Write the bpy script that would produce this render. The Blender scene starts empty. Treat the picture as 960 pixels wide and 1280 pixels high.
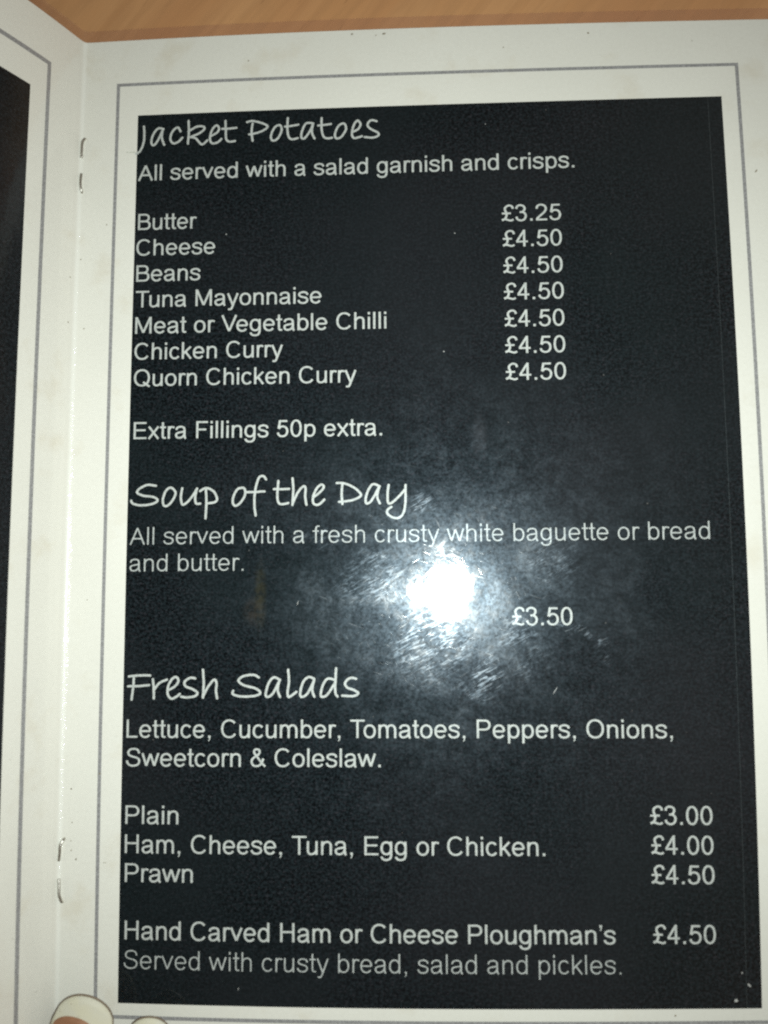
import bpy, bmesh, math, random, json
from mathutils import Vector, Matrix
from mathutils.geometry import delaunay_2d_cdt
import numpy as np
random.seed(7)
S = bpy.context.scene
MM = 0.001

# ------------------------------------------------------------------ camera
cam_d = bpy.data.cameras.new('camera')
cam = bpy.data.objects.new('camera', cam_d)
S.collection.objects.link(cam)
cam_d.sensor_fit = 'VERTICAL'; cam_d.sensor_height = 36.0; cam_d.sensor_width = 27.0
cam_d.lens = 36.0 * 1050 / 1280
cam_d.clip_start = 0.005; cam_d.clip_end = 20
Rm = [(0.99883559, 0.00670377, -0.04777581), (-0.01140913, 0.99503125, -0.09890729), (0.04687537, 0.0993372, 0.9939491)]
right = Vector((Rm[0][0], -Rm[0][1], Rm[0][2])); up = -Vector((Rm[1][0], -Rm[1][1], Rm[1][2])); back = Vector((Rm[2][0], -Rm[2][1], Rm[2][2]))
m = Matrix.Identity(4)
for i in range(3):
    m[i][0] = right[i]; m[i][1] = up[i]; m[i][2] = back[i]
CAM = Vector((72.102, -119.588, 166.475)) * MM
m.translation = CAM
cam.matrix_world = m
S.camera = cam
cam_d.dof.use_dof = True; cam_d.dof.focus_distance = 0.172; cam_d.dof.aperture_fstop = 9.0

# ------------------------------------------------------------------ light: phone flash + dim warm room
W = bpy.data.worlds.new('World'); S.world = W; W.use_nodes = True
wn = W.node_tree.nodes; wl = W.node_tree.links
bg = wn['Background']; bg.inputs['Strength'].default_value = 0.085
tc = wn.new('ShaderNodeTexCoord'); nz = wn.new('ShaderNodeTexNoise'); nz.inputs['Scale'].default_value = 1.1
rp = wn.new('ShaderNodeValToRGB')
rp.color_ramp.elements[0].position = .35; rp.color_ramp.elements[0].color = (.66, .54, .43, 1)
rp.color_ramp.elements[1].position = .7; rp.color_ramp.elements[1].color = (1.0, .86, .74, 1)
wl.new(tc.outputs['Generated'], nz.inputs['Vector']); wl.new(nz.outputs['Fac'], rp.inputs['Fac']); 
# dim room; background brightened toward the right, out of view, to lift panel reflections
sx_ = wn.new('ShaderNodeSeparateXYZ'); wl.new(tc.outputs['Generated'], sx_.inputs[0])
mr = wn.new('ShaderNodeMapRange'); mr.interpolation_type = 'SMOOTHSTEP'
mr.inputs['From Min'].default_value = -.15; mr.inputs['From Max'].default_value = .75; mr.inputs['To Min'].default_value = .07; mr.inputs['To Max'].default_value = .30
wl.new(sx_.outputs['X'], mr.inputs['Value']); wl.new(mr.outputs['Result'], bg.inputs['Strength'])
wl.new(rp.outputs['Color'], bg.inputs['Color'])
fl = bpy.data.lights.new('phone_flash', 'AREA'); fl.shape = 'DISK'; fl.size = 0.0080; fl.energy = 0.243
fl.color = (0.92, 1.0, 0.965)
flo = bpy.data.objects.new('phone_flash', fl); S.collection.objects.link(flo)
flo.location = Vector((80.1, -119.3, 168.0)) * MM
flo.rotation_euler = cam.matrix_world.to_euler()
fl.spread = math.radians(128)

S.view_settings.view_transform = 'Standard'; S.view_settings.look = 'None'
S.view_settings.exposure = 0.0; S.view_settings.gamma = 1.0; S.view_settings.use_curve_mapping = False
S.cycles.max_bounces = 6; S.cycles.transparent_max_bounces = 12
S.cycles.sample_clamp_indirect = 4.0; S.cycles.use_denoising = False
S.cycles.filter_width = 2.2

# ------------------------------------------------------------------ node helpers
def mat(name):
    M = bpy.data.materials.new(name); M.use_nodes = True
    nt = M.node_tree
    return M, nt, nt.nodes['Principled BSDF'], nt.nodes['Material Output']
def N(nt, kind, **kw):
    n = nt.nodes.new(kind)
    for k, v in kw.items(): setattr(n, k, v)
    return n
def math_n(nt, op, a, b=None, clamp=False):
    n = N(nt, 'ShaderNodeMath', operation=op); n.use_clamp = clamp
    for i, x in enumerate((a, b)):
        if x is None: continue
        if isinstance(x, (int, float)): n.inputs[i].default_value = x
        else: nt.links.new(x, n.inputs[i])
    return n.outputs[0]
def noise(nt, vec, scale, detail=3, rough=.55, dist=0):
    n = N(nt, 'ShaderNodeTexNoise'); n.inputs['Scale'].default_value = scale; n.inputs['Detail'].default_value = detail
    n.inputs['Roughness'].default_value = rough; n.inputs['Distortion'].default_value = dist
    nt.links.new(vec, n.inputs['Vector']); return n.outputs['Fac']
def ramp(nt, fac, a, b, ca, cb):
    n = N(nt, 'ShaderNodeMapRange'); n.interpolation_type = 'SMOOTHSTEP'
    n.inputs['From Min'].default_value = a; n.inputs['From Max'].default_value = b
    n.inputs['To Min'].default_value = ca; n.inputs['To Max'].default_value = cb
    nt.links.new(fac, n.inputs['Value']); return n.outputs['Result']
def mapping(nt, vec, loc=(0, 0, 0), rot=(0, 0, 0), scale=(1, 1, 1)):
    n = N(nt, 'ShaderNodeMapping'); n.inputs['Location'].default_value = loc
    n.inputs['Rotation'].default_value = rot; n.inputs['Scale'].default_value = scale
    nt.links.new(vec, n.inputs['Vector']); return n.outputs['Vector']
def mixc(nt, fac, a, b):
    n = N(nt, 'ShaderNodeMix', data_type='RGBA')
    if isinstance(fac, (int, float)): n.inputs['Factor'].default_value = fac
    else: nt.links.new(fac, n.inputs['Factor'])
    for s, x in (('A', a), ('B', b)):
        sock = [i for i in n.inputs if i.name == s and i.type == 'RGBA'][0]
        if isinstance(x, tuple): sock.default_value = (*x, 1)
        else: nt.links.new(x, sock)
    return [o for o in n.outputs if o.type == 'RGBA'][0]

# rub marks in the film: (u, v, half width, half height, angle, strength) in page millimetres
RUBS = [(71.8, 101.2, 2.6, 2.0, .15, 1.0), (84.2, 135.6, 2.6, 3.6, -.5, 1.0), (81.5, 138.8, 4.5, 1.0, -.25, .7),
        (106.8, 130.0, 1.7, 2.6, .3, 1.6), (101.0, 126.3, 5.5, 1.0, -.45, 1.1), (98.0, 112.0, 5.0, 5.5, .4, .45), (50.6, 108.0, 4.5, 1.6, -.2, .6),
        (90.0, 127.0, 4.0, 2.5, .3, .45), (83.5, 88.0, 2.2, 3.2, .2, .42), (93, 133, 2.5, 4.5, -.6, .4), (61.0, 116.0, 6, 5, .4, .5), (73, 130, 8, 7, 0, .5)]

def laminate(nt, bsdf, vec, halo=.5):
    """glossy worn plastic film: roughness and relief only, same for everything printed under it"""
    L = nt.links
    fine = noise(nt, vec, 1500, 1, .5)
    mid = noise(nt, vec, 360, 3, .62, .6)
    big = noise(nt, vec, 85, 4, .62, .4)
    wav = noise(nt, vec, 26, 2, .5)
    # hair scratches in three directions
    scr = None
    for ang, sc, thr in ((.35, 1.0, .67), (1.15, 1.2, .69), (-.6, .9, .69)):
        v = mapping(nt, mapping(nt, vec, rot=(0, 0, ang)), scale=(260 * sc, 3300 * sc, 1))
        s = ramp(nt, noise(nt, v, 1.0, 2, .5), thr, thr + .06, 0, 1)
        scr = s if scr is None else math_n(nt, 'MAXIMUM', scr, s)
    # rub patches
    patch = None
    wob = N(nt, 'ShaderNodeTexNoise'); wob.inputs['Scale'].default_value = 260; wob.inputs['Detail'].default_value = 3
    L.new(vec, wob.inputs['Vector'])
    sub = N(nt, 'ShaderNodeVectorMath', operation='SUBTRACT'); L.new(wob.outputs['Color'], sub.inputs[0]); sub.inputs[1].default_value = (.5, .5, .5)
    scl = N(nt, 'ShaderNodeVectorMath', operation='SCALE'); L.new(sub.outputs[0], scl.inputs[0]); scl.inputs['Scale'].default_value = .006
    add = N(nt, 'ShaderNodeVectorMath', operation='ADD'); L.new(vec, add.inputs[0]); L.new(scl.outputs[0], add.inputs[1])
    for (u, v_, a, b, ang, st) in RUBS:
        c, s = math.cos(ang), math.sin(ang)
        # centre, rotate, scale
        x0, y0 = u * MM, -v_ * MM
        mp = N(nt, 'ShaderNodeMapping', vector_type='TEXTURE')
        mp.inputs['Location'].default_value = (x0, y0, 0); mp.inputs['Rotation'].default_value = (0, 0, ang)
        mp.inputs['Scale'].default_value = (a * MM, b * MM, 1)
        L.new(add.outputs[0], mp.inputs['Vector'])
        ln = N(nt, 'ShaderNodeVectorMath', operation='LENGTH'); L.new(mp.outputs['Vector'], ln.inputs[0])
        p = ramp(nt, ln.outputs['Value'], .45, 1.4, st, 0)
        patch = p if patch is None else math_n(nt, 'MAXIMUM', patch, p)
    stripes = ramp(nt, noise(nt, mapping(nt, mapping(nt, vec, rot=(0, 0, -.5)), scale=(300, 1500, 1)), 1.0, 2, .6, 1.5), .48, .66, 0, 1)
    pm = math_n(nt, 'MULTIPLY', patch, stripes)
    # coat roughness
    r = math_n(nt, 'MULTIPLY_ADD', ramp(nt, big, .38, .68, 0, 1), .06); r.node.inputs[2].default_value = .062
    r = math_n(nt, 'ADD', r, math_n(nt, 'MULTIPLY', ramp(nt, mid, .42, .72, 0, 1), .05))
    r = math_n(nt, 'ADD', r, math_n(nt, 'MULTIPLY', pm, .16))
    r = math_n(nt, 'ADD', r, math_n(nt, 'MULTIPLY', scr, .10))
    L.new(r, bsdf.inputs['Coat Roughness'])
    bsdf.inputs['Coat Weight'].default_value = 1.0; bsdf.inputs['Coat IOR'].default_value = 1.49
    h = math_n(nt, 'MULTIPLY', fine, .0000015)
    h = math_n(nt, 'ADD', h, math_n(nt, 'MULTIPLY', mid, .00002))
    h = math_n(nt, 'ADD', h, math_n(nt, 'MULTIPLY', wav, .00075))
    h = math_n(nt, 'ADD', h, math_n(nt, 'MULTIPLY', scr, .000001))
    sx = N(nt, 'ShaderNodeSeparateXYZ'); L.new(vec, sx.inputs[0])
    near = ramp(nt, math_n(nt, 'ABSOLUTE', sx.outputs['X']), .0002, .0016, 1, 0)
    h = math_n(nt, 'ADD', h, math_n(nt, 'MULTIPLY', math_n(nt, 'MULTIPLY', noise(nt, vec, 900, 3, .6), near), .00035))
    bp = N(nt, 'ShaderNodeBump'); bp.inputs['Strength'].default_value = 1.0; bp.inputs['Distance'].default_value = 1.0
    L.new(h, bp.inputs['Height']); L.new(bp.outputs['Normal'], bsdf.inputs['Coat Normal'])
    # broad haze of finger grease and micro scratches (second, wide lobe)
    bsdf.inputs['IOR'].default_value = 1.5
    L.new(ramp(nt, mid, .3, .7, .22, .34), bsdf.inputs['Roughness'])
    g = math_n(nt, 'MULTIPLY', ramp(nt, big, .3, .68, .5, 1.0), halo)
    g = math_n(nt, 'ADD', g, math_n(nt, 'MULTIPLY', pm, 2.6 * halo))
    g = math_n(nt, 'MULTIPLY', g, ramp(nt, noise(nt, vec, 1300, 3, .75), .32, .68, .45, 1.6))
    L.new(g, bsdf.inputs['Specular IOR Level']); bsdf.inputs['Specular Tint'].default_value = (.64, .82, 1, 1)

def uvvec(nt):
    n = N(nt, 'ShaderNodeUVMap'); n.uv_map = 'page'
    return n.outputs['UV']

# paper
M_paper, nt, b, o = mat('laminated_cream_card')
vec = uvvec(nt)
c1 = mixc(nt, ramp(nt, noise(nt, vec, 30, 3), .35, .7, 0, 1), (.795, .78, .71), (.77, .755, .685))
c1 = mixc(nt, ramp(nt, noise(nt, vec, 1300, 2, .8), .3, .7, 0, .35), c1, (.73, .71, .64))
c1 = mixc(nt, ramp(nt, noise(nt, vec, 75, 4, .6), .54, .74, 0, .45), c1, (.65, .59, .47))
c1 = mixc(nt, ramp(nt, noise(nt, vec, 520, 2, .5), .74, .80, 0, .4), c1, (.40, .38, .32))
sx = N(nt, 'ShaderNodeSeparateXYZ'); nt.links.new(vec, sx.inputs[0])
c1 = mixc(nt, ramp(nt, math_n(nt, 'ABSOLUTE', sx.outputs['X']), .0002, .0008, .32, 0), c1, (.88, .89, .83))
nt.links.new(c1, b.inputs['Base Color']); laminate(nt, b, vec, .2)
# black printed panel
M_black, nt, b, o = mat('black_print_under_film')
vec = uvvec(nt)
g1 = noise(nt, vec, 1700, 2, .8); g2 = noise(nt, mapping(nt, vec, scale=(1, 1.6, 1)), 1250, 2, .7)
c1 = mixc(nt, ramp(nt, g1, .38, .66, 0, 1), (.0002, .0008, .0012), (.0115, .0180, .0215))
c1 = mixc(nt, ramp(nt, g2, .52, .72, 0, .8), c1, (.030, .029, .035))
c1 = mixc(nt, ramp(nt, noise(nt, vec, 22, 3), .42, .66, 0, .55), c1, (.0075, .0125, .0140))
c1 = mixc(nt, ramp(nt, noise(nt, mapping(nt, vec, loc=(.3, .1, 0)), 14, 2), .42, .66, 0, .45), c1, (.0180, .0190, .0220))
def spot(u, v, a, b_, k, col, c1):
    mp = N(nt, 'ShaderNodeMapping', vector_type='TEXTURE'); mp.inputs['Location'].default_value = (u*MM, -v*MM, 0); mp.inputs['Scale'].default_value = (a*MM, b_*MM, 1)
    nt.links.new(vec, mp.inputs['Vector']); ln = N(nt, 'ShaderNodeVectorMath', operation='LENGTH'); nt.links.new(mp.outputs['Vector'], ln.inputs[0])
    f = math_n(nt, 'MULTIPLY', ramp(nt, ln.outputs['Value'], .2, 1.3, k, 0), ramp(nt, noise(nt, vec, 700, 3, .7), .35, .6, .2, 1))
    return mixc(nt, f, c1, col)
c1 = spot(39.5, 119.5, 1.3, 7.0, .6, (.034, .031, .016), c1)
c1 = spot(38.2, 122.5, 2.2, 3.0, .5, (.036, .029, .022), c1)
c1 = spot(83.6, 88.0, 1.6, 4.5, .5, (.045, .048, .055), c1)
c1 = mixc(nt, ramp(nt, noise(nt, vec, 900, 1, .5), .80, .84, 0, .5), c1, (.16, .15, .14))
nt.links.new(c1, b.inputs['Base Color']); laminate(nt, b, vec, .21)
# grey printed rule and pale lettering
def ink(name, ca, cb, halo):
    M, nt, b, o = mat(name); vec = uvvec(nt)
    g = noise(nt, vec, 2000, 2, .8)
    nt.links.new(mixc(nt, ramp(nt, g, .35, .65, 0, 1), ca, cb), b.inputs['Base Color']); laminate(nt, b, vec, halo)
    return M
M_rule = ink('grey_printed_rule', (.24, .235, .235), (.36, .355, .355), .4)
M_text = ink('pale_printed_lettering', (.41, .43, .41), (.56, .58, .55), .4)
M_textlight = ink('pale_thin_lettering', (.34, .36, .35), (.50, .52, .50), .4)
M_smear = ink('grey_print_smear', (.42, .43, .37), (.62, .62, .54), .4)
M_dirt = ink('brown_dirt', (.22, .19, .14), (.38, .33, .25), .4)
M_dust = ink('pale_dust', (.30, .30, .29), (.5, .5, .48), .4)
M_crease = ink('faint_crease', (.016, .022, .024), (.038, .045, .047), .6)
M_stain = ink('faint_yellow_stain', (.012, .013, .009), (.028, .026, .013), .6)

# film edge: clear, tinted a little
M_film, nt, b, o = mat('clear_film_edge')
nt.nodes.remove(b)
tr = N(nt, 'ShaderNodeBsdfTransparent'); tr.inputs['Color'].default_value = (.985, .965, .97, 1)
gl = N(nt, 'ShaderNodeBsdfGlossy'); gl.inputs['Roughness'].default_value = .3; gl.inputs['Color'].default_value = (.6, .6, .6, 1)
fr = N(nt, 'ShaderNodeFresnel'); fr.inputs['IOR'].default_value = 1.45
gn = noise(nt, N(nt, 'ShaderNodeTexCoord').outputs['Object'], 900, 3)
bp = N(nt, 'ShaderNodeBump'); bp.inputs['Distance'].default_value = .0002; nt.links.new(gn, bp.inputs['Height'])
nt.links.new(bp.outputs['Normal'], gl.inputs['Normal'])
df = N(nt, 'ShaderNodeBsdfDiffuse'); df.inputs['Color'].default_value = (.45, .36, .32, 1)
mx0 = N(nt, 'ShaderNodeMixShader'); mx0.inputs['Fac'].default_value = .03; nt.links.new(tr.outputs[0], mx0.inputs[1]); nt.links.new(df.outputs[0], mx0.inputs[2])
mx = N(nt, 'ShaderNodeMixShader'); 
ge = N(nt, 'ShaderNodeNewGeometry')
nt.links.new(math_n(nt, 'MULTIPLY', fr.outputs[0], math_n(nt, 'SUBTRACT', 1.0, ge.outputs['Backfacing'])), mx.inputs['Fac']); nt.links.new(mx0.outputs[0], mx.inputs[1]); nt.links.new(gl.outputs[0], mx.inputs[2])
nt.links.new(mx.outputs[0], o.inputs['Surface'])

# staple wire
M_steel, nt, b, o = mat('staple_steel')
b.inputs['Metallic'].default_value = 1; b.inputs['Base Color'].default_value = (.60, .58, .53, 1)
ob = N(nt, 'ShaderNodeTexCoord').outputs['Object']
nt.links.new(ramp(nt, noise(nt, ob, 1500, 3), .3, .7, .30, .45), b.inputs['Roughness'])

# beech table top
M_wood, nt, b, o = mat('beech_table_top')
vec = N(nt, 'ShaderNodeTexCoord').outputs['Object']
gr = mapping(nt, vec, rot=(0, 0, -math.radians(50)), scale=(1, 1, 1))        # x now runs along the grain
st = mapping(nt, gr, scale=(.10, 1, 1))
a1 = noise(nt, st, 70, 6, .6, 1.2); a2 = noise(nt, st, 420, 3, .6); a3 = noise(nt, mapping(nt, gr, scale=(.2, 1, 1)), 38, 2, .5)
c1 = mixc(nt, ramp(nt, a1, .35, .65, 0, 1), (.59, .30, .130), (.63, .335, .152))
c1 = mixc(nt, ramp(nt, a3, .38, .66, 0, .6), c1, (.50, .235, .105))
c1 = mixc(nt, ramp(nt, a2, .38, .66, 0, .30), c1, (.40, .20, .085))
fk = noise(nt, mapping(nt, gr, scale=(.11, 1, 1)), 900, 1, .4)
c1 = mixc(nt, ramp(nt, fk, .68, .76, 0, .4), c1, (.25, .12, .055))
nt.links.new(c1, b.inputs['Base Color'])
nt.links.new(ramp(nt, a2, .3, .7, .34, .5), b.inputs['Roughness'])
bp = N(nt, 'ShaderNodeBump'); bp.inputs['Distance'].default_value = .00006; nt.links.new(a2, bp.inputs['Height']); nt.links.new(bp.outputs['Normal'], b.inputs['Normal'])

# skin and nails
M_skin, nt, b, o = mat('skin')
ob = N(nt, 'ShaderNodeTexCoord').outputs['Object']
nt.links.new(mixc(nt, ramp(nt, noise(nt, ob, 220, 4), .35, .65, 0, 1), (.40, .20, .12), (.52, .29, .19)), b.inputs['Base Color'])
b.inputs['Roughness'].default_value = .5; b.inputs['Subsurface Weight'].default_value = .1; b.inputs['Subsurface Radius'].default_value = (.003, .001, .0005); b.inputs['Subsurface Scale'].default_value = 1
bp = N(nt, 'ShaderNodeBump'); bp.inputs['Distance'].default_value = .0002; nt.links.new(noise(nt, ob, 1600, 4), bp.inputs['Height']); nt.links.new(bp.outputs['Normal'], b.inputs['Normal'])
M_bed, nt, b, o = mat('nail_bed')
ob = N(nt, 'ShaderNodeTexCoord').outputs['Object']
nt.links.new(mixc(nt, ramp(nt, noise(nt, ob, 500, 4), .35, .65, 0, 1), (.31, .145, .075), (.38, .185, .095)), b.inputs['Base Color']); b.inputs['Roughness'].default_value = .6
M_nail, nt, b, o = mat('cream_nail')
ob = N(nt, 'ShaderNodeTexCoord').outputs['Object']
c1 = mixc(nt, ramp(nt, noise(nt, ob, 260, 4), .35, .65, 0, 1), (.68, .64, .49), (.66, .63, .52))
c1 = mixc(nt, ramp(nt, noise(nt, ob, 900, 2), .68, .74, 0, .7), c1, (.30, .24, .15))
nt.links.new(c1, b.inputs['Base Color']); b.inputs['Roughness'].default_value = .62; b.inputs['Specular IOR Level'].default_value = .25
M_rim, nt, b, o = mat('nail_edge_shade'); b.inputs['Base Color'].default_value = (.22, .16, .11, 1); b.inputs['Roughness'].default_value = .7  # dark brown stands in for the thin shadow line round each nail

# ------------------------------------------------------------------ object helpers
def link(name, me, parent=None, label=None, cat=None, kind=None, group=None, loc=None):
    ob = bpy.data.objects.new(name, me); S.collection.objects.link(ob)
    if parent: ob.parent = parent
    if label: ob['label'] = label
    if cat: ob['category'] = cat
    if kind: ob['kind'] = kind
    if group: ob['group'] = group
    if loc: ob.location = loc
    return ob
def empty(name, loc, **kw): return link(name, None, loc=loc, **kw)

# ------------------------------------------------------------------ the menu's surface, in page millimetres
C = dict(c20=-0.6051, c02=-1.5758, c11=1.0472, c21=-1.2061, c12=4.186, c30=0.6771, c03=-0.3525, c22=-3.9636)
H = 210.0; WD = 148.0
AL, AL1, LC = 1.1567, -0.024, -0.462
def zsurf(u, v):
    a = u / 100.; b = (v - 105) / 100.
    return (C['c20']*a*a + C['c02']*b*b + C['c11']*a*b + C['c21']*a*a*b + C['c12']*a*b*b + C['c30']*a**3 + C['c03']*b**3 + C['c22']*a*a*b*b)
def P(s, v, off=0.0):
    """s: signed distance from the fold (left page negative), v: down the page -> metres, z up"""
    def raw(s, v):
        e = .55
        q = math.sqrt(s*s + e*e); sp = (s + q) / 2; sm = (q - s) / 2
        b = (v - 105) / 100.; al = AL + AL1 * b
        z0 = zsurf(0, v)
        x = sp - math.cos(al) * sm
        k = LC * (min(sm, 60) / 10)**2 * (1 if sm < 60 else 1)
        z = zsurf(sp, v) + math.sin(al) * sm + k
        return Vector((x, -v, z))
    p = raw(s, v)
    if off:
        e = .05
        n = (raw(s + e, v) - raw(s - e, v)).cross(raw(s, v - e) - raw(s, v + e)).normalized()
        p = p + n * off
    return p * MM

def sheet_mesh(name, ss, vs, off, mats, thick=0.0):
    """grid on the page surface; thick > 0 closes it into a solid downwards"""
    nu, nv = len(ss), len(vs)
    verts = [P(s, v, off) for v in vs for s in ss]; uvs = [(s*MM, -v*MM) for v in vs for s in ss]
    faces = [(j*nu+i, (j+1)*nu+i, (j+1)*nu+i+1, j*nu+i+1) for j in range(nv-1) for i in range(nu-1)]
    if thick:
        b0 = len(verts)
        verts += [P(s, v, off - thick) for v in vs for s in ss]; uvs += uvs[:b0]
        faces += [(b0+j*nu+i, b0+j*nu+i+1, b0+(j+1)*nu+i+1, b0+(j+1)*nu+i) for j in range(nv-1) for i in range(nu-1)]
        rim = [i for i in range(nu)] + [j*nu+nu-1 for j in range(1, nv)] + [(nv-1)*nu+i for i in range(nu-2, -1, -1)] + [j*nu for j in range(nv-2, 0, -1)]
        r0 = len(verts); nr = len(rim)
        verts += [verts[i] for i in rim] + [verts[b0+i] for i in rim]; uvs += [uvs[i] for i in rim]*2
        for i in range(nr): j = (i+1) % nr; faces.append((r0+i, r0+j, r0+nr+j, r0+nr+i))
    me = bpy.data.meshes.new(name); me.from_pydata([tuple(v) for v in verts], [], faces)
    uv = me.uv_layers.new(name='page')
    for l in me.loops: uv.data[l.index].uv = uvs[l.vertex_index]
    for p in me.polygons: p.use_smooth = True
    me.materials.append(mats)
    return me
def arange(a, b, step):
    n = max(1, int(math.ceil(abs(b - a) / step))); return [a + (b - a) * i / n for i in range(n + 1)]

def flat_mesh(name, polys, off, material):
    """polys: convex ccw polygons in (s, y up = -v) mm; union them and lay them on the page"""
    verts = []; faces = []
    for p in polys:
        ar = sum(p[i][0]*p[(i+1) % len(p)][1] - p[(i+1) % len(p)][0]*p[i][1] for i in range(len(p)))
        if abs(ar) < 1e-6: continue
        if ar < 0: p = p[::-1]
        faces.append(list(range(len(verts), len(verts)+len(p)))); verts += [Vector(q) for q in p]
    ov, oe, of, ovo, oeo, ofo = delaunay_2d_cdt(verts, [], faces, 0, 1e-5)
    keep = [f for f, src in zip(of, ofo) if len(src)]
    me = bpy.data.meshes.new(name)
    me.from_pydata([tuple(P(v.x, -v.y, off)) for v in ov], [], keep)
    uv = me.uv_layers.new(name='page')
    for l in me.loops:
        v = ov[l.vertex_index]; uv.data[l.index].uv = (v.x*MM, v.y*MM)
    me.materials.append(material)
    for p in me.polygons: p.use_smooth = True
    return me

# ------------------------------------------------------------------ stroke lettering
def cr(pts, n=7):
    """smooth curve through points"""
    if len(pts) < 3: return pts
    closed = (abs(pts[0][0]-pts[-1][0]) + abs(pts[0][1]-pts[-1][1])) < 1e-6
    out = []
    for i in range(len(pts)-1):
        p1, p2 = pts[i], pts[i+1]
        p0 = pts[i-1] if i else (pts[-2] if closed else p1)
        p3 = pts[i+2] if i+2 < len(pts) else (pts[1] if closed else p2)
        for k in range(n):
            t = k / n
            out.append(tuple(.5*((2*p1[c]) + (-p0[c]+p2[c])*t + (2*p0[c]-5*p1[c]+4*p2[c]-p3[c])*t*t + (-p0[c]+3*p1[c]-3*p2[c]+p3[c])*t**3) for c in (0, 1)))
    out.append(pts[-1]); return out

def ribbon(pts, wx, wy, closed=False, cap=False):
    """pen stroke: wx = thickness of verticals, wy = of horizontals"""
    q = [pts[0]]
    for p in pts[1:]:
        if math.hypot(p[0]-q[-1][0], p[1]-q[-1][1]) > 1e-6: q.append(p)
    if closed and math.hypot(q[0][0]-q[-1][0], q[0][1]-q[-1][1]) < 1e-6: q = q[:-1]
    n = len(q); polys = []; off = []
    segs = n if closed else n - 1
    dirs = []
    for i in range(segs):
        a, b = q[i], q[(i+1) % n]; d = math.hypot(b[0]-a[0], b[1]-a[1]); dirs.append(((b[0]-a[0])/d, (b[1]-a[1])/d))
    for i in range(n):
        if closed: d0, d1 = dirs[i-1], dirs[i]
        else: d0 = dirs[max(0, i-1)]; d1 = dirs[min(segs-1, i)]
        t = (d0[0]+d1[0], d0[1]+d1[1]); l = math.hypot(*t) or 1; t = (t[0]/l, t[1]/l)
        nn = (-t[1], t[0]); cs = max(.35, -d0[1]*nn[0] + d0[0]*nn[1])
        w = .5 * math.hypot(wx*nn[0], wy*nn[1]) / cs
        off.append((nn[0]*w, nn[1]*w))
    for i in range(segs):
        j = (i+1) % n
        quad = [(q[i][0]-off[i][0], q[i][1]-off[i][1]), (q[j][0]-off[j][0], q[j][1]-off[j][1]), (q[j][0]+off[j][0], q[j][1]+off[j][1]), (q[i][0]+off[i][0], q[i][1]+off[i][1])]
        # split into triangles so that no face folds over itself
        polys += [[quad[0], quad[1], quad[2]], [quad[0], quad[2], quad[3]]]
    if cap:
        for p in (q[0], q[-1]):
            polys.append([(p[0]+.5*wx*math.cos(k*math.pi/5), p[1]+.5*wx*math.sin(k*math.pi/5)) for k in range(10)])
    return polys

def E(cx, cy, rx, ry, a0, a1, n=None):
    n = n or max(3, int(abs(a1-a0)/14)); e = .92
    out = []
    for i in range(n+1):
        a = math.radians(a0 + (a1-a0)*i/n); c, s = math.cos(a), math.sin(a)
        out.append((cx + rx*math.copysign(abs(c)**e, c), cy + ry*math.copysign(abs(s)**e, s)))
    return out
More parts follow.
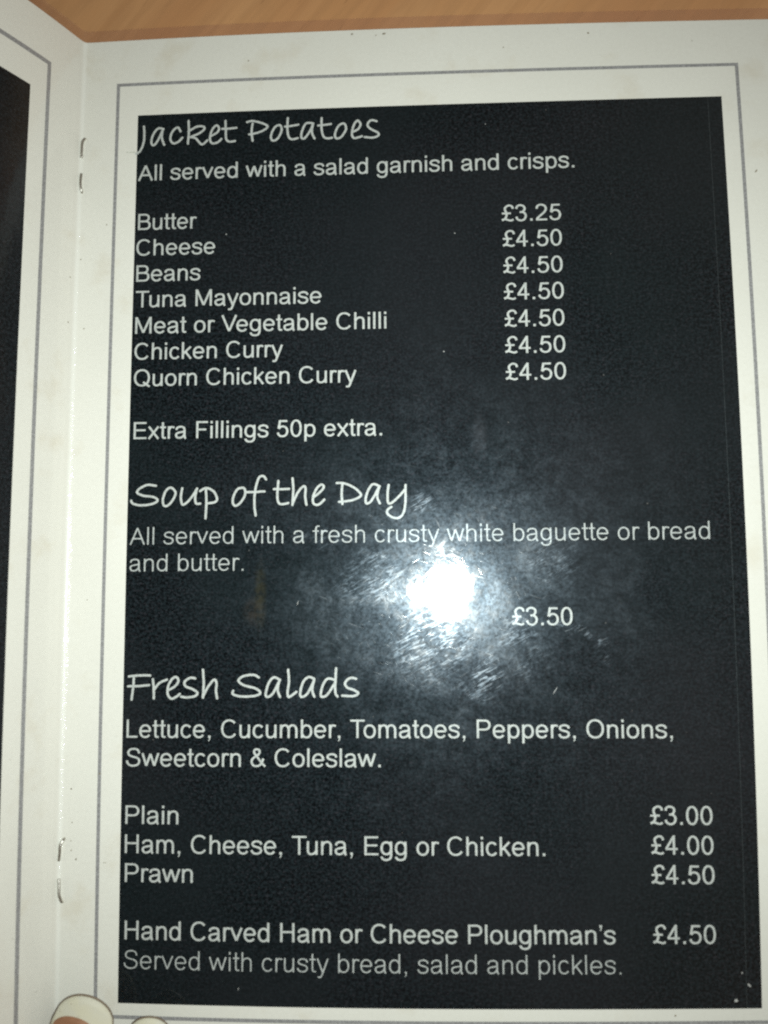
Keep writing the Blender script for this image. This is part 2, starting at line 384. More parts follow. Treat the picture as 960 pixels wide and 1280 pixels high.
# glyphs of a plain grotesque: advance, list of strokes (each a list of points, em/1000), 'o' closed
def dot(x, y, w): return [[(x, y), (x, y+w)]]
G = {
 ' ': (278, []),
 '.': (278, [('D', 139, 0)]),
 ',': (278, [('D', 139, 0), ('T', [(155, 10), (150, -60), (105, -118)])]),
 "'": (222, [('U', 115, 618), ('T', [(132, 625), (128, 560), (92, 505)])]),
 'A': (667, [[(46, 0), (333, 680)], [(333, 680), (620, 0)], [(150, 245), (516, 245)]]),
 'B': (667, [[(122, 0), (122, 716)], [(122, 677), (370, 677)] + E(380, 528, 170, 149, 90, -90) + [(122, 379)], [(122, 379), (395, 379)] + E(405, 209, 190, 170, 90, -90) + [(122, 39)]]),
 'C': (722, [[*E(378, 358, 283, 330, 40, 325)]]),
 'E': (667, [[(126, 0), (126, 716)], [(126, 676), (612, 676)], [(126, 372), (580, 372)], [(126, 40), (622, 40)]]),
 'F': (611, [[(128, 0), (128, 716)], [(128, 676), (566, 676)], [(128, 364), (505, 364)]]),
 'H': (722, [[(127, 0), (127, 716)], [(594, 0), (594, 716)], [(127, 380), (594, 380)]]),
 'L': (556, [[(120, 0), (120, 716)], [(120, 40), (520, 40)]]),
 'M': (833, [[(118, 0), (118, 716)], [(132, 700), (416, 45)], [(416, 45), (702, 700)], [(715, 0), (715, 716)]]),
 'O': (778, [('o', E(388, 358, 295, 330, 0, 360))]),
 'P': (667, [[(124, 0), (124, 716)], [(124, 677), (385, 677)] + E(390, 504, 190, 173, 90, -90) + [(124, 331)]]),
 'Q': (778, [('o', E(388, 358, 295, 330, 0, 360)), [(440, 178), (560, 90), (720, -22)]]),
 'S': (667, ['C', [(572, 510), (545, 600), (470, 668), (335, 686), (205, 655), (135, 560), (165, 450), (290, 390), (450, 350), (560, 280), (578, 170), (505, 68), (345, 27), (190, 58), (105, 145), (90, 232)]]),
 'T': (611, [[(306, 0), (306, 716)], [(21, 676), (591, 676)]]),
 'V': (667, [[(46, 716), (333, 36)], [(333, 36), (622, 716)]]),
 'a': (556, ['C', [(88, 362), (130, 455), (265, 494), (390, 460), (428, 360), (430, 220), (434, 100), (455, 30), (490, 0)]], ['C', [(428, 300), (330, 272), (190, 250), (100, 205), (84, 125), (130, 50), (225, 28), (340, 65), (412, 150), (430, 240)]]),
 'b': (556, [[(109, 0), (109, 716)], ('o', E(290, 259, 185, 233, 0, 360))]),
 'c': (500, [[*E(268, 259, 188, 233, 38, 326)]]),
 'd': (556, [[(446, 0), (446, 716)], ('o', E(264, 259, 185, 233, 0, 360))]),
 'e': (556, [[(80, 262), (474, 262)], [*E(277, 259, 197, 233, 0, 325)]]),
 'f': (278, ['C', [(292, 672), (225, 684), (170, 655), (147, 590), (147, 500), (147, 200), (147, 0)]], [(10, 482), (258, 482)]),
 'g': (556, [('o', E(262, 266, 184, 226, 0, 360)), ['C', [(444, 519), (446, 300), (446, 60), (430, -70), (370, -148), (265, -174), (150, -155), (90, -90), (82, -48)]]]),
 'h': (556, [[(110, 0), (110, 716)], ['C', [(110, 330), (160, 435), (270, 492), (385, 470), (438, 390), (444, 310), (444, 150), (444, 0)]]]),
 'i': (222, [[(111, 0), (111, 519)], [(111, 616), (111, 716)]]),
 'k': (500, [[(110, 0), (110, 716)], [(440, 519), (110, 195)], [(215, 310), (450, 0)]]),
 'l': (222, [[(108, 0), (108, 716)]]),
 'm': (833, [[(110, 0), (110, 519)], ['C', [(110, 330), (150, 435), (240, 490), (340, 478), (394, 400), (416, 310), (416, 150), (416, 0)]], ['C', [(416, 310), (440, 425), (530, 490), (635, 480), (700, 410), (722, 310), (722, 150), (722, 0)]]]),
 'n': (556, [[(110, 0), (110, 519)], ['C', [(110, 330), (160, 435), (270, 492), (385, 470), (438, 390), (444, 310), (444, 150), (444, 0)]]]),
 'o': (556, [('o', E(277, 259, 197, 233, 0, 360))]),
 'p': (556, [[(109, -199), (109, 519)], ('o', E(290, 259, 185, 233, 0, 360))]),
 'r': (333, [[(110, 0), (110, 519)], ['C', [(110, 280), (130, 400), (190, 480), (265, 487), (340, 462)]]]),
 's': (500, ['C', [(430, 372), (400, 450), (310, 492), (210, 492), (110, 450), (90, 370), (150, 310), (260, 278), (380, 235), (424, 150), (375, 60), (260, 26), (135, 45), (72, 110), (62, 160)]]),
 't': (278, [['C', [(133, 690), (133, 500), (133, 300), (135, 120), (155, 52), (210, 34), (268, 42)]], [(18, 482), (262, 482)]]),
 'u': (556, [[(444, 0), (444, 519)], ['C', [(110, 519), (110, 350), (110, 200), (122, 95), (180, 35), (275, 27), (375, 75), (430, 165), (444, 230)]]]),
 'v': (500, [[(46, 519), (250, 36)], [(250, 36), (456, 519)]]),
 'w': (722, [[(42, 519), (200, 30)], [(200, 30), (361, 490)], [(361, 490), (522, 30)], [(522, 30), (682, 519)]]),
 'x': (500, [[(50, 519), (450, 0)], [(450, 519), (50, 0)]]),
 'y': (500, [[(46, 519), (250, 20)], ['C', [(456, 519), (350, 240), (262, 10), (215, -110), (160, -170), (60, -165)]]]),
 '0': (556, [('o', E(277, 353, 188, 325, 0, 360))]),
 '2': (556, [['C', [(80, 510), (110, 620), (200, 680), (300, 682), (410, 630), (455, 520), (430, 420), (340, 310), (200, 190), (110, 100), (78, 38)]], [(48, 40), (503, 40)]]),
 '3': (556, [['C', [(85, 535), (120, 630), (200, 682), (290, 682), (390, 635), (425, 540), (390, 445), (310, 392), (220, 385)]], ['C', [(220, 388), (330, 385), (430, 330), (468, 215), (425, 95), (330, 30), (230, 28), (130, 80), (84, 190)]]]),
 '4': (556, [[(366, 0), (366, 716)], [(365, 690), (62, 215)], [(40, 210), (510, 210)]]),
 '5': (556, [[(470, 663), (155, 663)], [(172, 695), (110, 345)], ['C', [(118, 345), (190, 420), (290, 440), (400, 400), (462, 300), (462, 180), (405, 75), (295, 28), (180, 45), (105, 110), (84, 185)]]]),
 '£': (556, [['C', [(508, 540), (470, 640), (385, 686), (285, 672), (195, 600), (180, 500), (225, 390), (240, 280), (215, 170), (140, 90), (55, 45)]], ['C', [(55, 55), (130, 92), (230, 80), (320, 50), (420, 30), (520, 75)]], [(50, 345), (420, 345)]]),
 '&': (667, [['C', [(625, 12), (520, 115), (400, 260), (280, 420), (185, 540), (195, 640), (285, 684), (385, 645), (398, 555), (330, 460), (190, 370), (95, 270), (90, 150), (160, 55), (270, 28), (390, 60), (480, 150), (545, 320)]]]),
}
def glyph(ch, wx, wy):
    adv, strokes = G[ch][0], G[ch][1:] if (len(G[ch]) > 2) else G[ch][1:]
    strokes = [s for part in strokes for s in (part if (isinstance(part, list) and part and not isinstance(part[0], str)) else [part])] if ch not in '' else []
    return adv, strokes
def norm(strokes):
    """flatten the few ways strokes are written above into (kind, points)"""
    out = []
    def rec(s):
        if isinstance(s, tuple) and s and s[0] in ('o', 'D', 'T', 'U'): out.append(s); return
        if isinstance(s, list) and s and s[0] == 'C': out.append(('S', cr(s[1], 5))); return
        if isinstance(s, list) and s and isinstance(s[0], tuple) and isinstance(s[0][0], (int, float)): out.append(('S', s)); return
        for q in s: rec(q)
    rec(list(strokes)); return out
def line_polys(text, em, wgt=1.0):
    """returns polys in mm with the origin on the baseline, and the ink extent"""
    wx, wy = 92*wgt, 78*wgt
    x = 0; polys = []
    kern = {'Tu': -75, 'Ve': -70, 'To': -100, 'rv': 0, 'ry': 0, 'Cu': 0, 'aw': -10, "n'": -10, "'s": -20, 'Pl': 0, 'y ': 0}
    for i, ch in enumerate(text):
        adv = G[ch][0]
        for s in norm(G[ch][1:]):
            if s[0] == 'o': pp = ribbon(s[1], wx, wy, True)
            elif s[0] == 'D': r = 50*wgt*1.02; pp = [[(s[1]-r, s[2]), (s[1]+r, s[2]), (s[1]+r, s[2]+2*r), (s[1]-r, s[2]+2*r)]]
            elif s[0] == 'U': r = 50*wgt; pp = [[(s[1]-r, s[2]), (s[1]+r, s[2]), (s[1]+r, s[2]+2*r), (s[1]-r, s[2]+2*r)]]
            elif s[0] == 'T': pp = ribbon(s[1], 42*wgt, 42*wgt)
            else: pp = ribbon(s[1], wx, wy)
            polys += [[((px + x)*em/1000, py*em/1000) for px, py in p] for p in pp]
        x += adv + kern.get(text[i:i+2], 0)
    xs = [px for p in polys for px, _ in p]
    return polys, min(xs), max(xs)

# ------------------------------------------------------------------ TABLE
table = empty('table', (0.12, 0.02, -0.0072), label='beech wood table with diagonal grain lying under the open menu', cat='table')
def rounded_slab(name, x0, x1, y0, y1, z0, z1, bev, material, parent):
    bm = bmesh.new(); bmesh.ops.create_cube(bm, size=1)
    for v in bm.verts: v.co = Vector(((x0 if v.co.x < 0 else x1), (y0 if v.co.y < 0 else y1), (z0 if v.co.z < 0 else z1)))
    bmesh.ops.bevel(bm, geom=bm.edges[:], offset=bev, segments=3, affect='EDGES', profile=.5)
    me = bpy.data.meshes.new(name); bm.to_mesh(me); bm.free(); me.materials.append(material)
    return link(name, me, parent)
rounded_slab('tabletop', -.55, .55, -.42, .42, -.028, 0, .004, M_wood, table)
rounded_slab('apron', -.49, .49, -.375, -.355, -.10, -.0285, .002, M_wood, table)
rounded_slab('apron', -.49, .49, .355, .375, -.10, -.0285, .002, M_wood, table)
for sx in (-1, 1):
    for sy in (-1, 1): rounded_slab('leg', sx*.52-.025, sx*.52+.025, sy*.38-.025, sy*.38+.025, -.72, -.0285, .003, M_wood, table)

# ------------------------------------------------------------------ MENU
menu = empty('menu', (0, 0, 0), label='open laminated cream cafe menu with black printed panels, lying on the wooden table', cat='menu')
TH = .42
pr = link('page', sheet_mesh('page', [0, .15, .3, .5, .75, 1, 1.4, 2, 3] + arange(5, WD, 2.2), arange(0, H, 2.2), 0, M_paper, TH), menu, label='flat right hand page listing potatoes, soup and salads')
pl = link('page', sheet_mesh('page', arange(-WD, -5, 2.2) + [-3, -2, -1.4, -1, -.75, -.5, -.3, -.15, 0], arange(0, H, 2.2), 0, M_paper, TH), menu, label='left hand page standing up steeply from the fold')
# sealed clear film border round the paper
fv = []; 
def film_ring():
    s0, s1, v0, v1, w = -WD, WD, 0, H, 2.7
    me_v, me_f, uv = [], [], []
    def strip(ss, vs):
        b = len(me_v); nu = len(ss); nv = len(vs); k = nu*nv
        for o_ in (-.10, -.30):
            for v in vs:
                for s in ss: me_v.append(tuple(P(s, v, o_)))
        for j in range(nv-1):
            for i in range(nu-1):
                me_f.append((b+j*nu+i, b+(j+1)*nu+i, b+(j+1)*nu+i+1, b+j*nu+i+1)); me_f.append((b+k+j*nu+i, b+k+j*nu+i+1, b+k+(j+1)*nu+i+1, b+k+(j+1)*nu+i))
        rim = [i for i in range(nu)] + [j*nu+nu-1 for j in range(1, nv)] + [(nv-1)*nu+i for i in range(nu-2, -1, -1)] + [j*nu for j in range(nv-2, 0, -1)]
        for a, c in zip(rim, rim[1:]+rim[:1]): me_f.append((b+a, b+c, b+k+c, b+k+a))
    long_s = arange(s0-w, -3, 3) + [-1.5, -.7, -.3, 0, .3, .7, 1.5] + arange(3, s1+w, 3)
    strip(long_s, [v0-w, v0-w*.5, v0-.02]); strip(long_s, [v1+.02, v1+w*.5, v1+w])
    strip([s1+.02, s1+w*.5, s1+w], arange(v0, v1, 3)); strip([s0-w, s0-w*.5, s0-.02], arange(v0, v1, 3))
    me = bpy.data.meshes.new('film_border'); me.from_pydata(me_v, [], me_f); me.materials.append(M_film); return me
link('film_border', film_ring(), menu)

AU0, AU1, AV0, AV1 = 12.28, 134.60, 17.32, 197.20
BU0, BU1, BV0, BV1 = 7.81, 138.10, 10.22, 199.78
LB, LP = 9.5055, 14.298
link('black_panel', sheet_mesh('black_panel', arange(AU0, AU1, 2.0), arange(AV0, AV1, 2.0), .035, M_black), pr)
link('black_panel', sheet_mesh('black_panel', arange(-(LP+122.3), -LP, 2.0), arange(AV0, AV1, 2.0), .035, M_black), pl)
def frame(u0, u1, v0, v1, w, parent):
    def strip_quads(a, b, hor):
        q = []
        for p0, p1 in zip(a, a[1:]): q.append(b(p0, p1))
        return q
    w0 = w / 2; pol = []
    for v in (v0, v1):
        aa = arange(u0 - w0, u1 + w0, 2)
        for i, (a, c) in enumerate(zip(aa, aa[1:])):
            pol.append([(a, -(v+w0)), (c, -(v+w0)), (c, -(v-w0)), (a, -(v-w0))])
    for u in (u0, u1):
        aa = arange(v0 - w0, v1 + w0, 2)
        for a, c in zip(aa, aa[1:]): pol.append([(u-w0, -c), (u+w0, -c), (u+w0, -a), (u-w0, -a)])
    link('border_line', flat_mesh('border_line', pol, .035, M_rule), parent)
frame(BU0, BU1, BV0, BV1, .70, pr)
frame(-(LB+130.3), -LB, BV0, BV1, .95, pl)

# lettering: (text, first baseline mm, ink start mm, ink end mm, weight)
EM = 4.93
LINES = [
 ('All served with a salad garnish and crisps.', 32.05, 12.66, 103.98, 1.0),
 ('Butter', 42.90, 12.95, 25.45, .98), ('Cheese', 48.51, 12.72, 29.43, .98), ('Beans', 54.13, 12.87, 26.41, .98),
 ('Tuna Mayonnaise', 59.68, 12.90, 51.69, .98), ('Meat or Vegetable Chilli', 65.31, 12.93, 64.98, .98), ('Chicken Curry', 70.82, 12.92, 43.77, .98),
 ('Quorn Chicken Curry', 76.42, 12.96, 58.83, .98), ('Extra Fillings 50p extra.', 87.44, 13.17, 63.96, .98),
 ('All served with a fresh crusty white baguette or bread', 109.00, 12.91, 127.79, .70), ('and butter.', 114.39, 13.0, 36.09, .70),
 ('Lettuce, Cucumber, Tomatoes, Peppers, Onions,', 147.08, 13.11, 119.3, .95), ('Sweetcorn & Coleslaw.', 152.6, 13.11, 63.29, .95),
 ('Plain', 163.58, 13.2, 23.73, .95), ('Ham, Cheese, Tuna, Egg or Chicken.', 169.11, 13.19, 94.54, .95), ('Prawn', 174.56, 13.29, 26.72, .95),
 ("Hand Carved Ham or Cheese Ploughman's", 185.33, 13.43, 107.44, .98), ('Served with crusty bread, salad and pickles.', 190.8, 13.36, 108.34, .64)]
PRICES = [('£3.25', 43.26, 88.82, 100.95), ('£4.50', 48.70, 88.92, 100.96), ('£4.50', 54.37, 88.91, 100.95), ('£4.50', 59.91, 88.91, 101.03),
 ('£4.50', 65.56, 88.95, 100.98), ('£4.50', 71.07, 88.93, 101.0), ('£4.50', 76.61, 88.92, 100.99), ('£3.50', 125.49, 89.14, 100.9),
 ('£3.00', 163.26, 114.51, 126.28), ('£4.00', 168.78, 114.56, 126.29), ('£4.50', 174.25, 114.46, 126.33), ('£4.50', 185.26, 114.44, 126.26)]
def put_line(text, v, s0, s1, wg, name, material):
    polys, a, b = line_polys(text, EM, wg)
    k = (s1 - s0) / (b - a)
    # long thin quads are cut so that they follow the bend of the page
    pol = [[(s0 + (px - a)*k, py - v) for px, py in p] for p in polys]
    link(name, flat_mesh(name, pol, .07, material), pr)
for t, v, s0, s1, wg in LINES: put_line(t, v, s0, s1, wg, 'text_line', M_textlight if wg < .8 else M_text)
for t, v, s0, s1 in PRICES: put_line(t, v, s0, s1, .98, 'price', M_text)
HEADS = json.loads('''{"Jacket Potatoes":[[[13.65,19.89],[13.78,21.37],[13.68,23.44],[13.12,25.1],[12.46,25.84],[12.04,25.98]],[[17.91,20.65],[16.74,20.48],[15.73,21.77],[15.34,23.41],[15.79,24.22],[16.68,23.28],[17.76,20.84]],[[17.73,20.84],[17.58,22.49],[18.11,24.19]],[[21.59,21.32],[20.96,20.4],[19.88,21.24],[19.42,22.82],[20.0,23.92],[21.15,23.65],[22.02,22.73]],[[23.29,19.03],[23.39,21.45],[23.23,24.14]],[[23.3,21.45],[24.99,20.44],[26.45,20.43],[26.7,21.01],[25.63,21.92],[23.81,22.67],[24.85,22.97],[26.21,24.41],[27.38,23.57]],[[28.07,22.65],[29.45,21.88],[29.86,20.95],[29.25,20.29],[28.35,21.33],[27.93,23.22],[28.46,24.25],[29.61,24.07],[30.38,23.37]],[[31.21,19.36],[31.3,21.45],[31.41,23.35],[32.03,24.0],[33.29,23.93]],[[30.53,21.1],[31.99,21.13],[33.56,20.97]],[[35.8,19.82],[36.97,19.61],[38.93,20.13],[40.18,20.84],[39.72,21.53],[38.24,22.22],[36.26,22.59]],[[37.01,20.16],[36.82,22.09],[37.05,24.02]],[[42.84,20.76],[41.71,21.23],[40.94,23.06],[41.3,24.11],[42.36,23.7],[43.2,21.96],[42.84,20.76]],[[44.49,19.22],[44.43,21.63],[44.69,23.38],[45.4,23.96],[46.63,23.78]],[[43.9,21.13],[45.31,21.0],[46.76,20.79]],[[49.69,20.56],[48.35,20.59],[47.58,22.11],[47.37,23.58],[48.01,23.87],[49.06,22.54],[49.9,20.64]],[[49.83,20.64],[49.62,22.56],[50.19,23.98]],[[51.66,19.49],[51.66,21.89],[52.02,23.49],[52.72,24.03],[53.84,23.96]],[[50.96,21.13],[52.37,21.03],[53.63,20.89]],[[56.41,20.88],[55.25,21.35],[54.48,23.1],[54.76,24.1],[55.81,23.8],[56.79,22.14],[56.41,20.88]],[[58.2,22.78],[59.32,22.23],[59.85,21.14],[59.25,20.31],[58.48,21.24],[58.05,23.22],[58.54,24.19],[60.15,23.81]],[[63.21,20.59],[61.99,20.37],[61.32,21.42],[62.12,22.36],[63.44,23.11],[63.58,23.77],[62.32,24.21],[60.71,24.01]]],"Soup of the Day":[[[18.02,97.1],[16.32,96.88],[14.71,97.61],[14.2,98.44],[15.46,99.07],[17.61,99.39],[18.44,100.08],[17.44,100.74],[15.18,101.04],[13.41,100.69],[13.01,100.08]],[[20.88,97.52],[19.99,98.32],[19.5,99.93],[19.72,101.09],[20.5,101.16],[21.52,100.08],[22.08,98.73],[21.67,97.86],[20.88,97.52]],[[23.42,97.65],[23.19,99.58],[23.54,100.97],[24.57,100.44],[25.71,99.04],[26.46,97.75]],[[26.46,97.75],[26.1,99.52],[26.32,100.78],[27.16,100.82]],[[27.06,98.28],[28.34,97.68],[29.84,98.38],[30.57,99.9],[30.06,100.57],[28.52,100.81]],[[28.28,97.97],[28.42,101.0],[28.27,103.82]],[[35.76,97.71],[34.67,98.05],[33.91,99.46],[33.8,100.8],[34.39,101.36],[35.41,100.66],[36.23,99.23],[36.22,98.13],[35.76,97.71]],[[40.51,96.06],[39.93,95.38],[39.09,95.66],[38.53,97.26],[38.19,99.51],[38.21,101.75],[38.45,103.36]],[[36.67,98.62],[38.35,98.58],[40.21,98.51]],[[43.0,96.42],[42.83,98.6],[42.9,100.34],[43.48,101.14],[45.02,100.9]],[[42.12,98.05],[43.59,98.1],[45.19,98.05]],[[45.86,95.91],[46.03,98.32],[45.88,101.33]],[[45.94,100.95],[46.99,98.72],[48.14,97.55],[48.52,98.16],[48.43,99.63],[48.69,101.33]],[[50.19,99.78],[51.4,98.81],[52.17,97.82],[51.78,97.27],[50.89,97.87],[50.06,99.59],[50.13,101.06],[51.15,101.3],[52.3,100.32]],[[55.93,97.26],[55.77,99.08],[55.93,101.23]],[[54.82,96.99],[56.25,97.07],[58.16,97.9],[59.62,99.26],[59.17,99.99],[57.52,100.58],[55.23,100.8]],[[63.44,97.78],[62.23,97.31],[61.4,98.01],[60.7,99.72],[60.69,101.12],[61.71,100.69],[63.25,97.97]],[[63.31,97.84],[62.92,99.81],[63.42,101.19]],[[65.21,97.54],[64.98,99.52],[65.19,101.24],[66.46,100.62],[68.5,98.48]],[[68.57,97.59],[68.55,100.52],[68.27,102.8],[67.44,104.03],[66.24,104.14],[64.98,103.37],[64.93,102.57],[65.75,101.92]]],"Fresh Salads":[[[14.36,135.11],[14.28,137.07],[13.98,139.69]],[[13.37,135.15],[15.53,134.95],[17.65,134.98]],[[13.22,137.07],[15.34,137.05],[17.45,136.85]],[[18.2,135.71],[18.4,137.53],[18.46,139.44]],[[18.45,137.8],[19.55,136.44],[20.99,135.8]],[[21.26,137.85],[22.61,137.13],[23.34,136.08],[22.86,135.28],[21.98,135.76],[21.23,137.31],[21.33,138.9],[22.18,139.51],[23.66,138.6]],[[26.7,135.56],[25.67,135.47],[24.6,136.17],[24.76,137.08],[26.17,137.65],[27.16,138.36],[26.61,139.04],[25.02,139.26],[23.9,139.1]],[[28.21,133.91],[28.39,136.41],[28.29,139.31]],[[28.33,139.02],[29.19,137.32],[30.43,135.84],[30.97,136.5],[30.85,137.82],[31.1,139.45]],[[39.34,135.4],[38.26,134.9],[36.35,135.13],[35.32,136.0],[36.37,136.9],[38.82,137.58],[39.66,138.45],[38.47,139.0],[35.8,139.08],[34.24,138.62],[34.29,137.98]],[[43.57,135.9],[42.32,135.4],[41.31,136.54],[40.73,138.63],[41.15,139.18],[42.16,138.48],[43.45,136.07]],[[43.45,135.96],[43.1,137.76],[43.58,139.18]],[[45.16,133.92],[45.32,136.31],[45.06,138.34],[45.36,139.18],[46.78,138.23]],[[50.33,135.68],[49.14,135.36],[48.08,136.43],[47.55,138.58],[47.97,139.19],[49.09,138.41],[50.33,135.86]],[[50.33,135.74],[49.92,137.71],[50.33,139.13]],[[54.35,135.89],[52.99,135.69],[52.04,136.85],[51.6,138.64],[51.93,139.19],[52.99,138.64],[54.47,136.39]],[[54.62,133.66],[54.5,136.04],[54.46,138.3],[54.9,139.11]],[[58.54,135.7],[57.42,135.55],[56.41,136.45],[56.82,137.38],[58.24,137.93],[58.97,138.51],[58.0,139.02],[55.82,138.93]]]}''')
for title, strokes in HEADS.items():
    pol = []
    for st in strokes:
        pts = cr([(a, -b) for a, b in st], 6)
        rr = [(a + random.uniform(-.018, .018), b + random.uniform(-.018, .018)) for a, b in pts]
        if len(st) > 3 and st[0] == st[-1]: rr[-1] = rr[0]
        pol += ribbon(rr, .47, .45, False, True)
        for p in rr[1:-1]: pol.append([(p[0]+0.215*math.cos(k*math.pi/4), p[1]+0.215*math.sin(k*math.pi/4)) for k in range(8)])
    link('handwritten_heading', flat_mesh('handwritten_heading', pol, .07, M_text), pr)

# small print faults and dirt
def blob(s, v, r, ang=0, ratio=1.0):
    c, d = math.cos(ang), math.sin(ang); n = 9
    out = []
    for k in range(n):
        a = k*2*math.pi/n; rr = r*random.uniform(.8, 1.15); x, y = rr*math.cos(a), rr*ratio*math.sin(a)
        out.append((s + x*c - y*d, -v + x*d + y*c))
    return [[(s, -v), out[k], out[(k+1) % n]] for k in range(n)]
pol = []
for s, v, r, a, q in [(2.4, 166.95, .12, 0, 1), (2.44, 168.78, .17, 0, .8), (3.44, 170.44, .24, 1.2, .6), (2.18, 156.99, .17, 0, 1), (2.49, 163.44, .12, 0, 1), (7.92, 154.03, .2, 0, 1),
                      (140.55, 34.04, .42, .9, .35), (-1.7, 63.02, .22, .4, .7), (2.1, 63.96, .22, .1, .5), (-1.6, 53.34, .2, 0, .7), (58.12, .9, .3, .3, .6), (64.92, 1.1, .42, .2, .5), (63.2, 1.4, .2, .9, .5), (107.78, 2.3, .22, 0, 1),
                      (118.3, 198.4, .2, 0, 1), (6.2, 41.5, .15, 0, 1), (.9, 49, .15, 0, 1), (4.5, 120, .12, 0, 1), (142.5, 88, .2, 0, 1), (36, 6, .2, 0, .7), (90, 5, .16, 0, 1), (9.2, 171, .5, 0, .12)]:
    pol += blob(s, v, r, a, q)
link('dirt_specks', flat_mesh('dirt_specks', pol, .05, M_dirt), pr, kind='stuff')
pol = []
for s, v, r, a, q in [(31.73, 44.37, .15, 0, 1), (129.75, 195.7, .36, .5, .9), (132.3, 192.9, .5, -.9, .4), (35.79, 194.03, .3, 1.5, .25), (131.0, 190.6, .16, 0, 1), (76.6, 70.4, .18, 0, .6), (85.9, 22, .1, 0, 1), (26.3, 86.2, .12, 0, 1), (79.2, 45.5, .12, 0, 1), (47, 120.9, .5, 1.2, .12), (97.2, 138.0, .9, 1.0, .07)]:
    pol += blob(s, v, r, a, q)
link('dust_specks', flat_mesh('dust_specks', pol, .09, M_dust), pr, kind='stuff')
pol = []
for s, v, r in [(11.6, 25.60, .16), (10.9, 25.6, .13), (10.2, 25.55, .10)]: pol += blob(s, v, r*3, 0, .35)
link('print_smear', flat_mesh('print_smear', pol, .06, M_smear), pr)
pol = []
aa = arange(AV0+.2, AV1-.2, 2)
for a, c in zip(aa, aa[1:]):
    x = 131.75
    pol.append([(x-.07, -c), (x+.07, -c), (x+.07, -a), (x-.07, -a)])
link('crease', flat_mesh('crease', pol, .06, M_crease), pr)

# staples: wire crown behind the spine, two prongs through the fold
def tube(path, r, seg=8):
    bm = bmesh.new(); rings = []
    for i, p in enumerate(path):
        t = (path[min(i+1, len(path)-1)] - path[max(i-1, 0)]).normalized()
        a = t.orthogonal().normalized(); b_ = t.cross(a)
        if rings:
            # keep the frame from twisting
            a = (prev - t*prev.dot(t)).normalized(); b_ = t.cross(a)
        prev = a
        rings.append([bm.verts.new(p + (a*math.cos(k*2*math.pi/seg) + b_*math.sin(k*2*math.pi/seg))*r) for k in range(seg)])
    for q, w in zip(rings, rings[1:]):
        for k in range(seg): bm.faces.new((q[k], q[(k+1) % seg], w[(k+1) % seg], w[k]))
    bm.faces.new(rings[0][::-1]); bm.faces.new(rings[-1])
    bmesh.ops.recalc_face_normals(bm, faces=bm.faces)
    me = bpy.data.meshes.new('wire'); bm.to_mesh(me); bm.free(); me.materials.append(M_steel)
    for p in me.polygons: p.use_smooth = True
    return me
def smooth3(pts, n=6):
    out = []
    for i in range(len(pts)-1):
        p0 = pts[max(i-1, 0)]; p1, p2 = pts[i], pts[i+1]; p3 = pts[min(i+2, len(pts)-1)]
        for k in range(n):
            t = k/n; out.append(.5*((2*p1) + (p2-p0)*t + (2*p0-5*p1+4*p2-p3)*t*t + (3*p1-p0-3*p2+p3)*t**3))
    out.append(pts[-1]); return out
def staple(vt, vb, top, bot):
    crown = link('staple', tube(smooth3([P(0, vt, -.9), P(0, vt + .3, -1.0), P(0, (vt+vb)/2, -1.0), P(0, vb - .3, -1.0), P(0, vb, -.9)]), .29*MM), menu)
    for leg in (top, bot):
        link('staple_prong', tube(smooth3([P(s, v, o) for s, v, o in leg]), .29*MM), crown)
staple(22.3, 34.0, [(.9, 22.3, -.8), (.9, 22.3, .25), (.45, 23.3, .65), (.25, 25.0, .55), (.2, 26.6, .28)],
                   [(.55, 34.2, -.8), (.6, 34.1, .25), (.35, 33.0, .6), (.25, 31.8, .55), (.35, 30.2, .3)])
staple(166.6, 178.4, [(1.0, 166.5, -.8), (1.0, 166.6, .3), (.3, 167.6, .75), (-.05, 169.0, .6), (-.2, 170.6, .3)],
                     [(.85, 178.6, -.8), (.8, 178.4, .3), (.3, 177.0, .7), (0, 175.6, .6), (-.05, 174.0, .3)])

# ------------------------------------------------------------------ HAND pinching the foot of the menu
hand = empty('hand', (0.012, -0.235, -0.007), label='hand with long cream fingernails holding the bottom of the menu beside the fold', cat='hand')
inv = Matrix.Translation(-hand.location)
def skin_mesh(nodes, edges):
    """nodes: (x, y, z mm, radius mm)"""
    me = bpy.data.meshes.new('skin'); me.from_pydata([Vector(n[:3])*MM - hand.location for n in nodes], edges, [])
    ob = bpy.data.objects.new('tmp_skin', me); S.collection.objects.link(ob)
    md = ob.modifiers.new('k', 'SKIN'); md.use_smooth_shade = True
    for v, n in zip(me.skin_vertices[0].data, nodes): v.radius = (n[3]*MM, n[3]*MM*.9)
    me.skin_vertices[0].data[0].use_root = True
    sd = ob.modifiers.new('s', 'SUBSURF'); sd.levels = 2; sd.render_levels = 2
    dg = bpy.context.evaluated_depsgraph_get(); out = bpy.data.meshes.new_from_object(ob.evaluated_get(dg))
    bpy.data.objects.remove(ob); out.materials.clear(); out.materials.append(M_skin); return out
nodes = [(28, -292, 14, 15),                                     # 0 palm
         (6, -262, 13, 10), (2, -240, 12, 8.2), (3, -222, 9, 7.2), (5.6, -205.5, 4.6, 4.6),      # thumb
         (30, -258, 18, 9), (28, -238, 18, 7.5), (23.5, -220, 11, 6.4), (20.0, -207.5, 3.6, 3.8),   # index
         (45, -262, 16, 9), (47, -242, 15, 7.4), (44, -228, 6, 6.4), (42, -222, 1, 5),          # middle curled down on the table edge side
         (58, -270, 13, 8.5), (62, -252, 11, 7), (60, -240, 3, 6), (57, -234, 0, 5),
         (67, -282, 10, 8), (74, -268, 7, 6), (73, -258, 1, 5.2),
         (30, -325, 16, 16), (30, -380, 20, 22)]
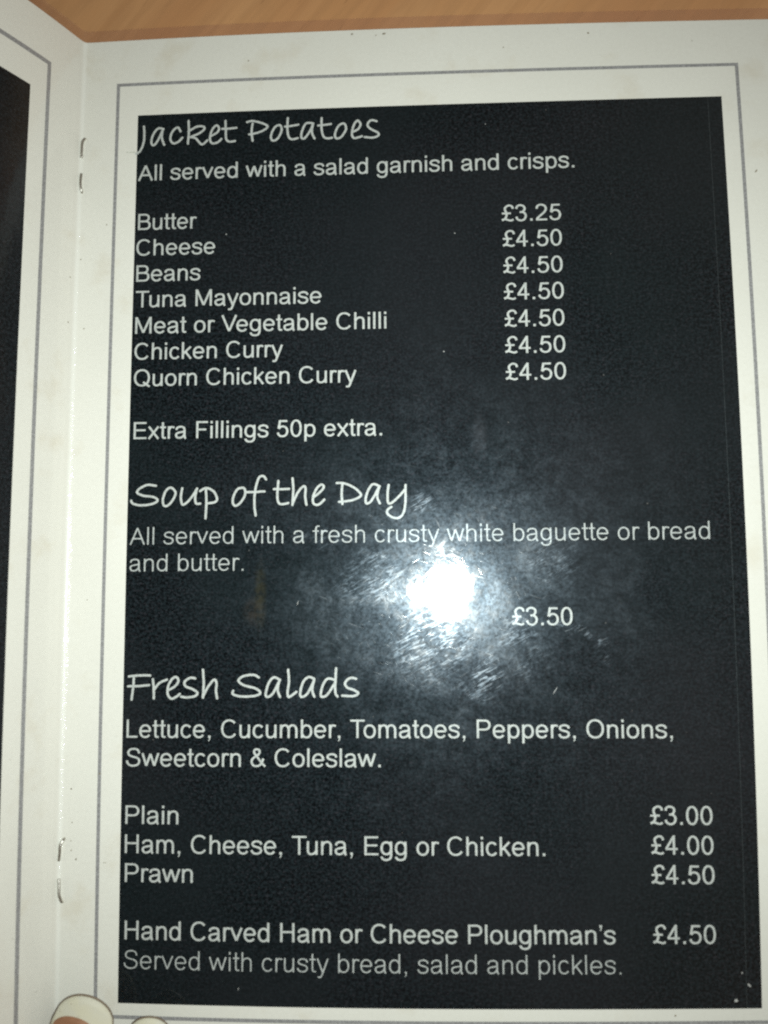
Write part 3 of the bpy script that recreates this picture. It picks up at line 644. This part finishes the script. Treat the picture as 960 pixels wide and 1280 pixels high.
edges = [(0, 1), (1, 2), (2, 3), (3, 4), (0, 5), (5, 6), (6, 7), (7, 8), (0, 9), (9, 10), (10, 11), (11, 12), (0, 13), (13, 14), (14, 15), (15, 16), (0, 17), (17, 18), (18, 19), (0, 20), (20, 21)]
link('palm_and_fingers', skin_mesh(nodes, edges), hand)

def nail(tip, base, w, h_tip, h_base, bed_from, bed_shift, arch):
    """curved nail plate from base (mm xy) to its rounded free edge at tip; bed = skin coloured part under the near end"""
    t = Vector((tip[0]-base[0], tip[1]-base[1], 0)); L = t.length; t.normalize(); sd = Vector((t.y, -t.x, 0))
    def pt(a, c, dz):        # a along 0..1, c across -1..1
        half = w/2
        p = Vector((base[0], base[1], 0)) + t*(a*L) + sd*(c*half)
        z = h_base + (h_tip - h_base)*a + arch*(1 - c*c) + dz
        return (p + Vector((0, 0, z)))*MM - hand.location
    def shape(a, c):         # round the free edge
        lim = 1 - .46*(w/L)*(1 - math.sqrt(max(0, 1 - min(1, abs(c))**2.05)))
        return a*lim
    def plate(name, a0, a1, c0, c1, dz, th, material, fun):
        na, nc = 14, 18; vs = []; fs = []
        for k in (0, -th):
            for i in range(na+1):
                for j in range(nc+1):
                    c = c0 + (c1-c0)*j/nc; a = fun(a0 + (a1-a0)*i/na, c); vs.append(tuple(pt(a, c, dz+k)))
        n1 = nc+1; b0 = (na+1)*n1
        for i in range(na):
            for j in range(nc):
                q = (i*n1+j, i*n1+j+1, (i+1)*n1+j+1, (i+1)*n1+j); fs.append(q); fs.append(tuple(b0+x for x in q[::-1]))
        rim = [j for j in range(n1)] + [i*n1+nc for i in range(1, na+1)] + [na*n1+j for j in range(nc-1, -1, -1)] + [i*n1 for i in range(na-1, 0, -1)]
        for x, y in zip(rim, rim[1:]+rim[:1]): fs.append((y, x, b0+x, b0+y))
        me = bpy.data.meshes.new(name); me.from_pydata(vs, [], fs); me.materials.append(material)
        bm = bmesh.new(); bm.from_mesh(me); bmesh.ops.recalc_face_normals(bm, faces=bm.faces); bm.to_mesh(me); bm.free()
        for p in me.polygons: p.use_smooth = True
        return me
    nl = link('fingernail', plate('fingernail', 0, 1, -1, 1, 0, .35, M_nail, shape), hand)
    link('nail_edge_shade', plate('nail_edge_shade', 0, 1.012, -1.02, 1.02, -.37, .18, M_rim, shape), nl)  # slightly wider dark plate, shade outline put in as colour
    def bedshape(a, c):
        cc = (c - bed_shift[0]) / bed_shift[1]
        return a*bed_from*(1 - .26*(1 - math.sqrt(max(0, 1 - min(1, abs(cc))**2.1))))
    link('nail_bed', plate('nail_bed', 0, 1, bed_shift[0]-bed_shift[1], bed_shift[0]+bed_shift[1], .06, .05, M_bed, bedshape), nl)
nail((9.0, -193.4), (5.2, -210), 11.6, 4.0, 7.2, .79, (-.17, .82), 1.3)
nail((19.9, -197.2), (21.0, -211), 8.4, 3.6, 6.4, .70, (-.1, .75), 1.0)
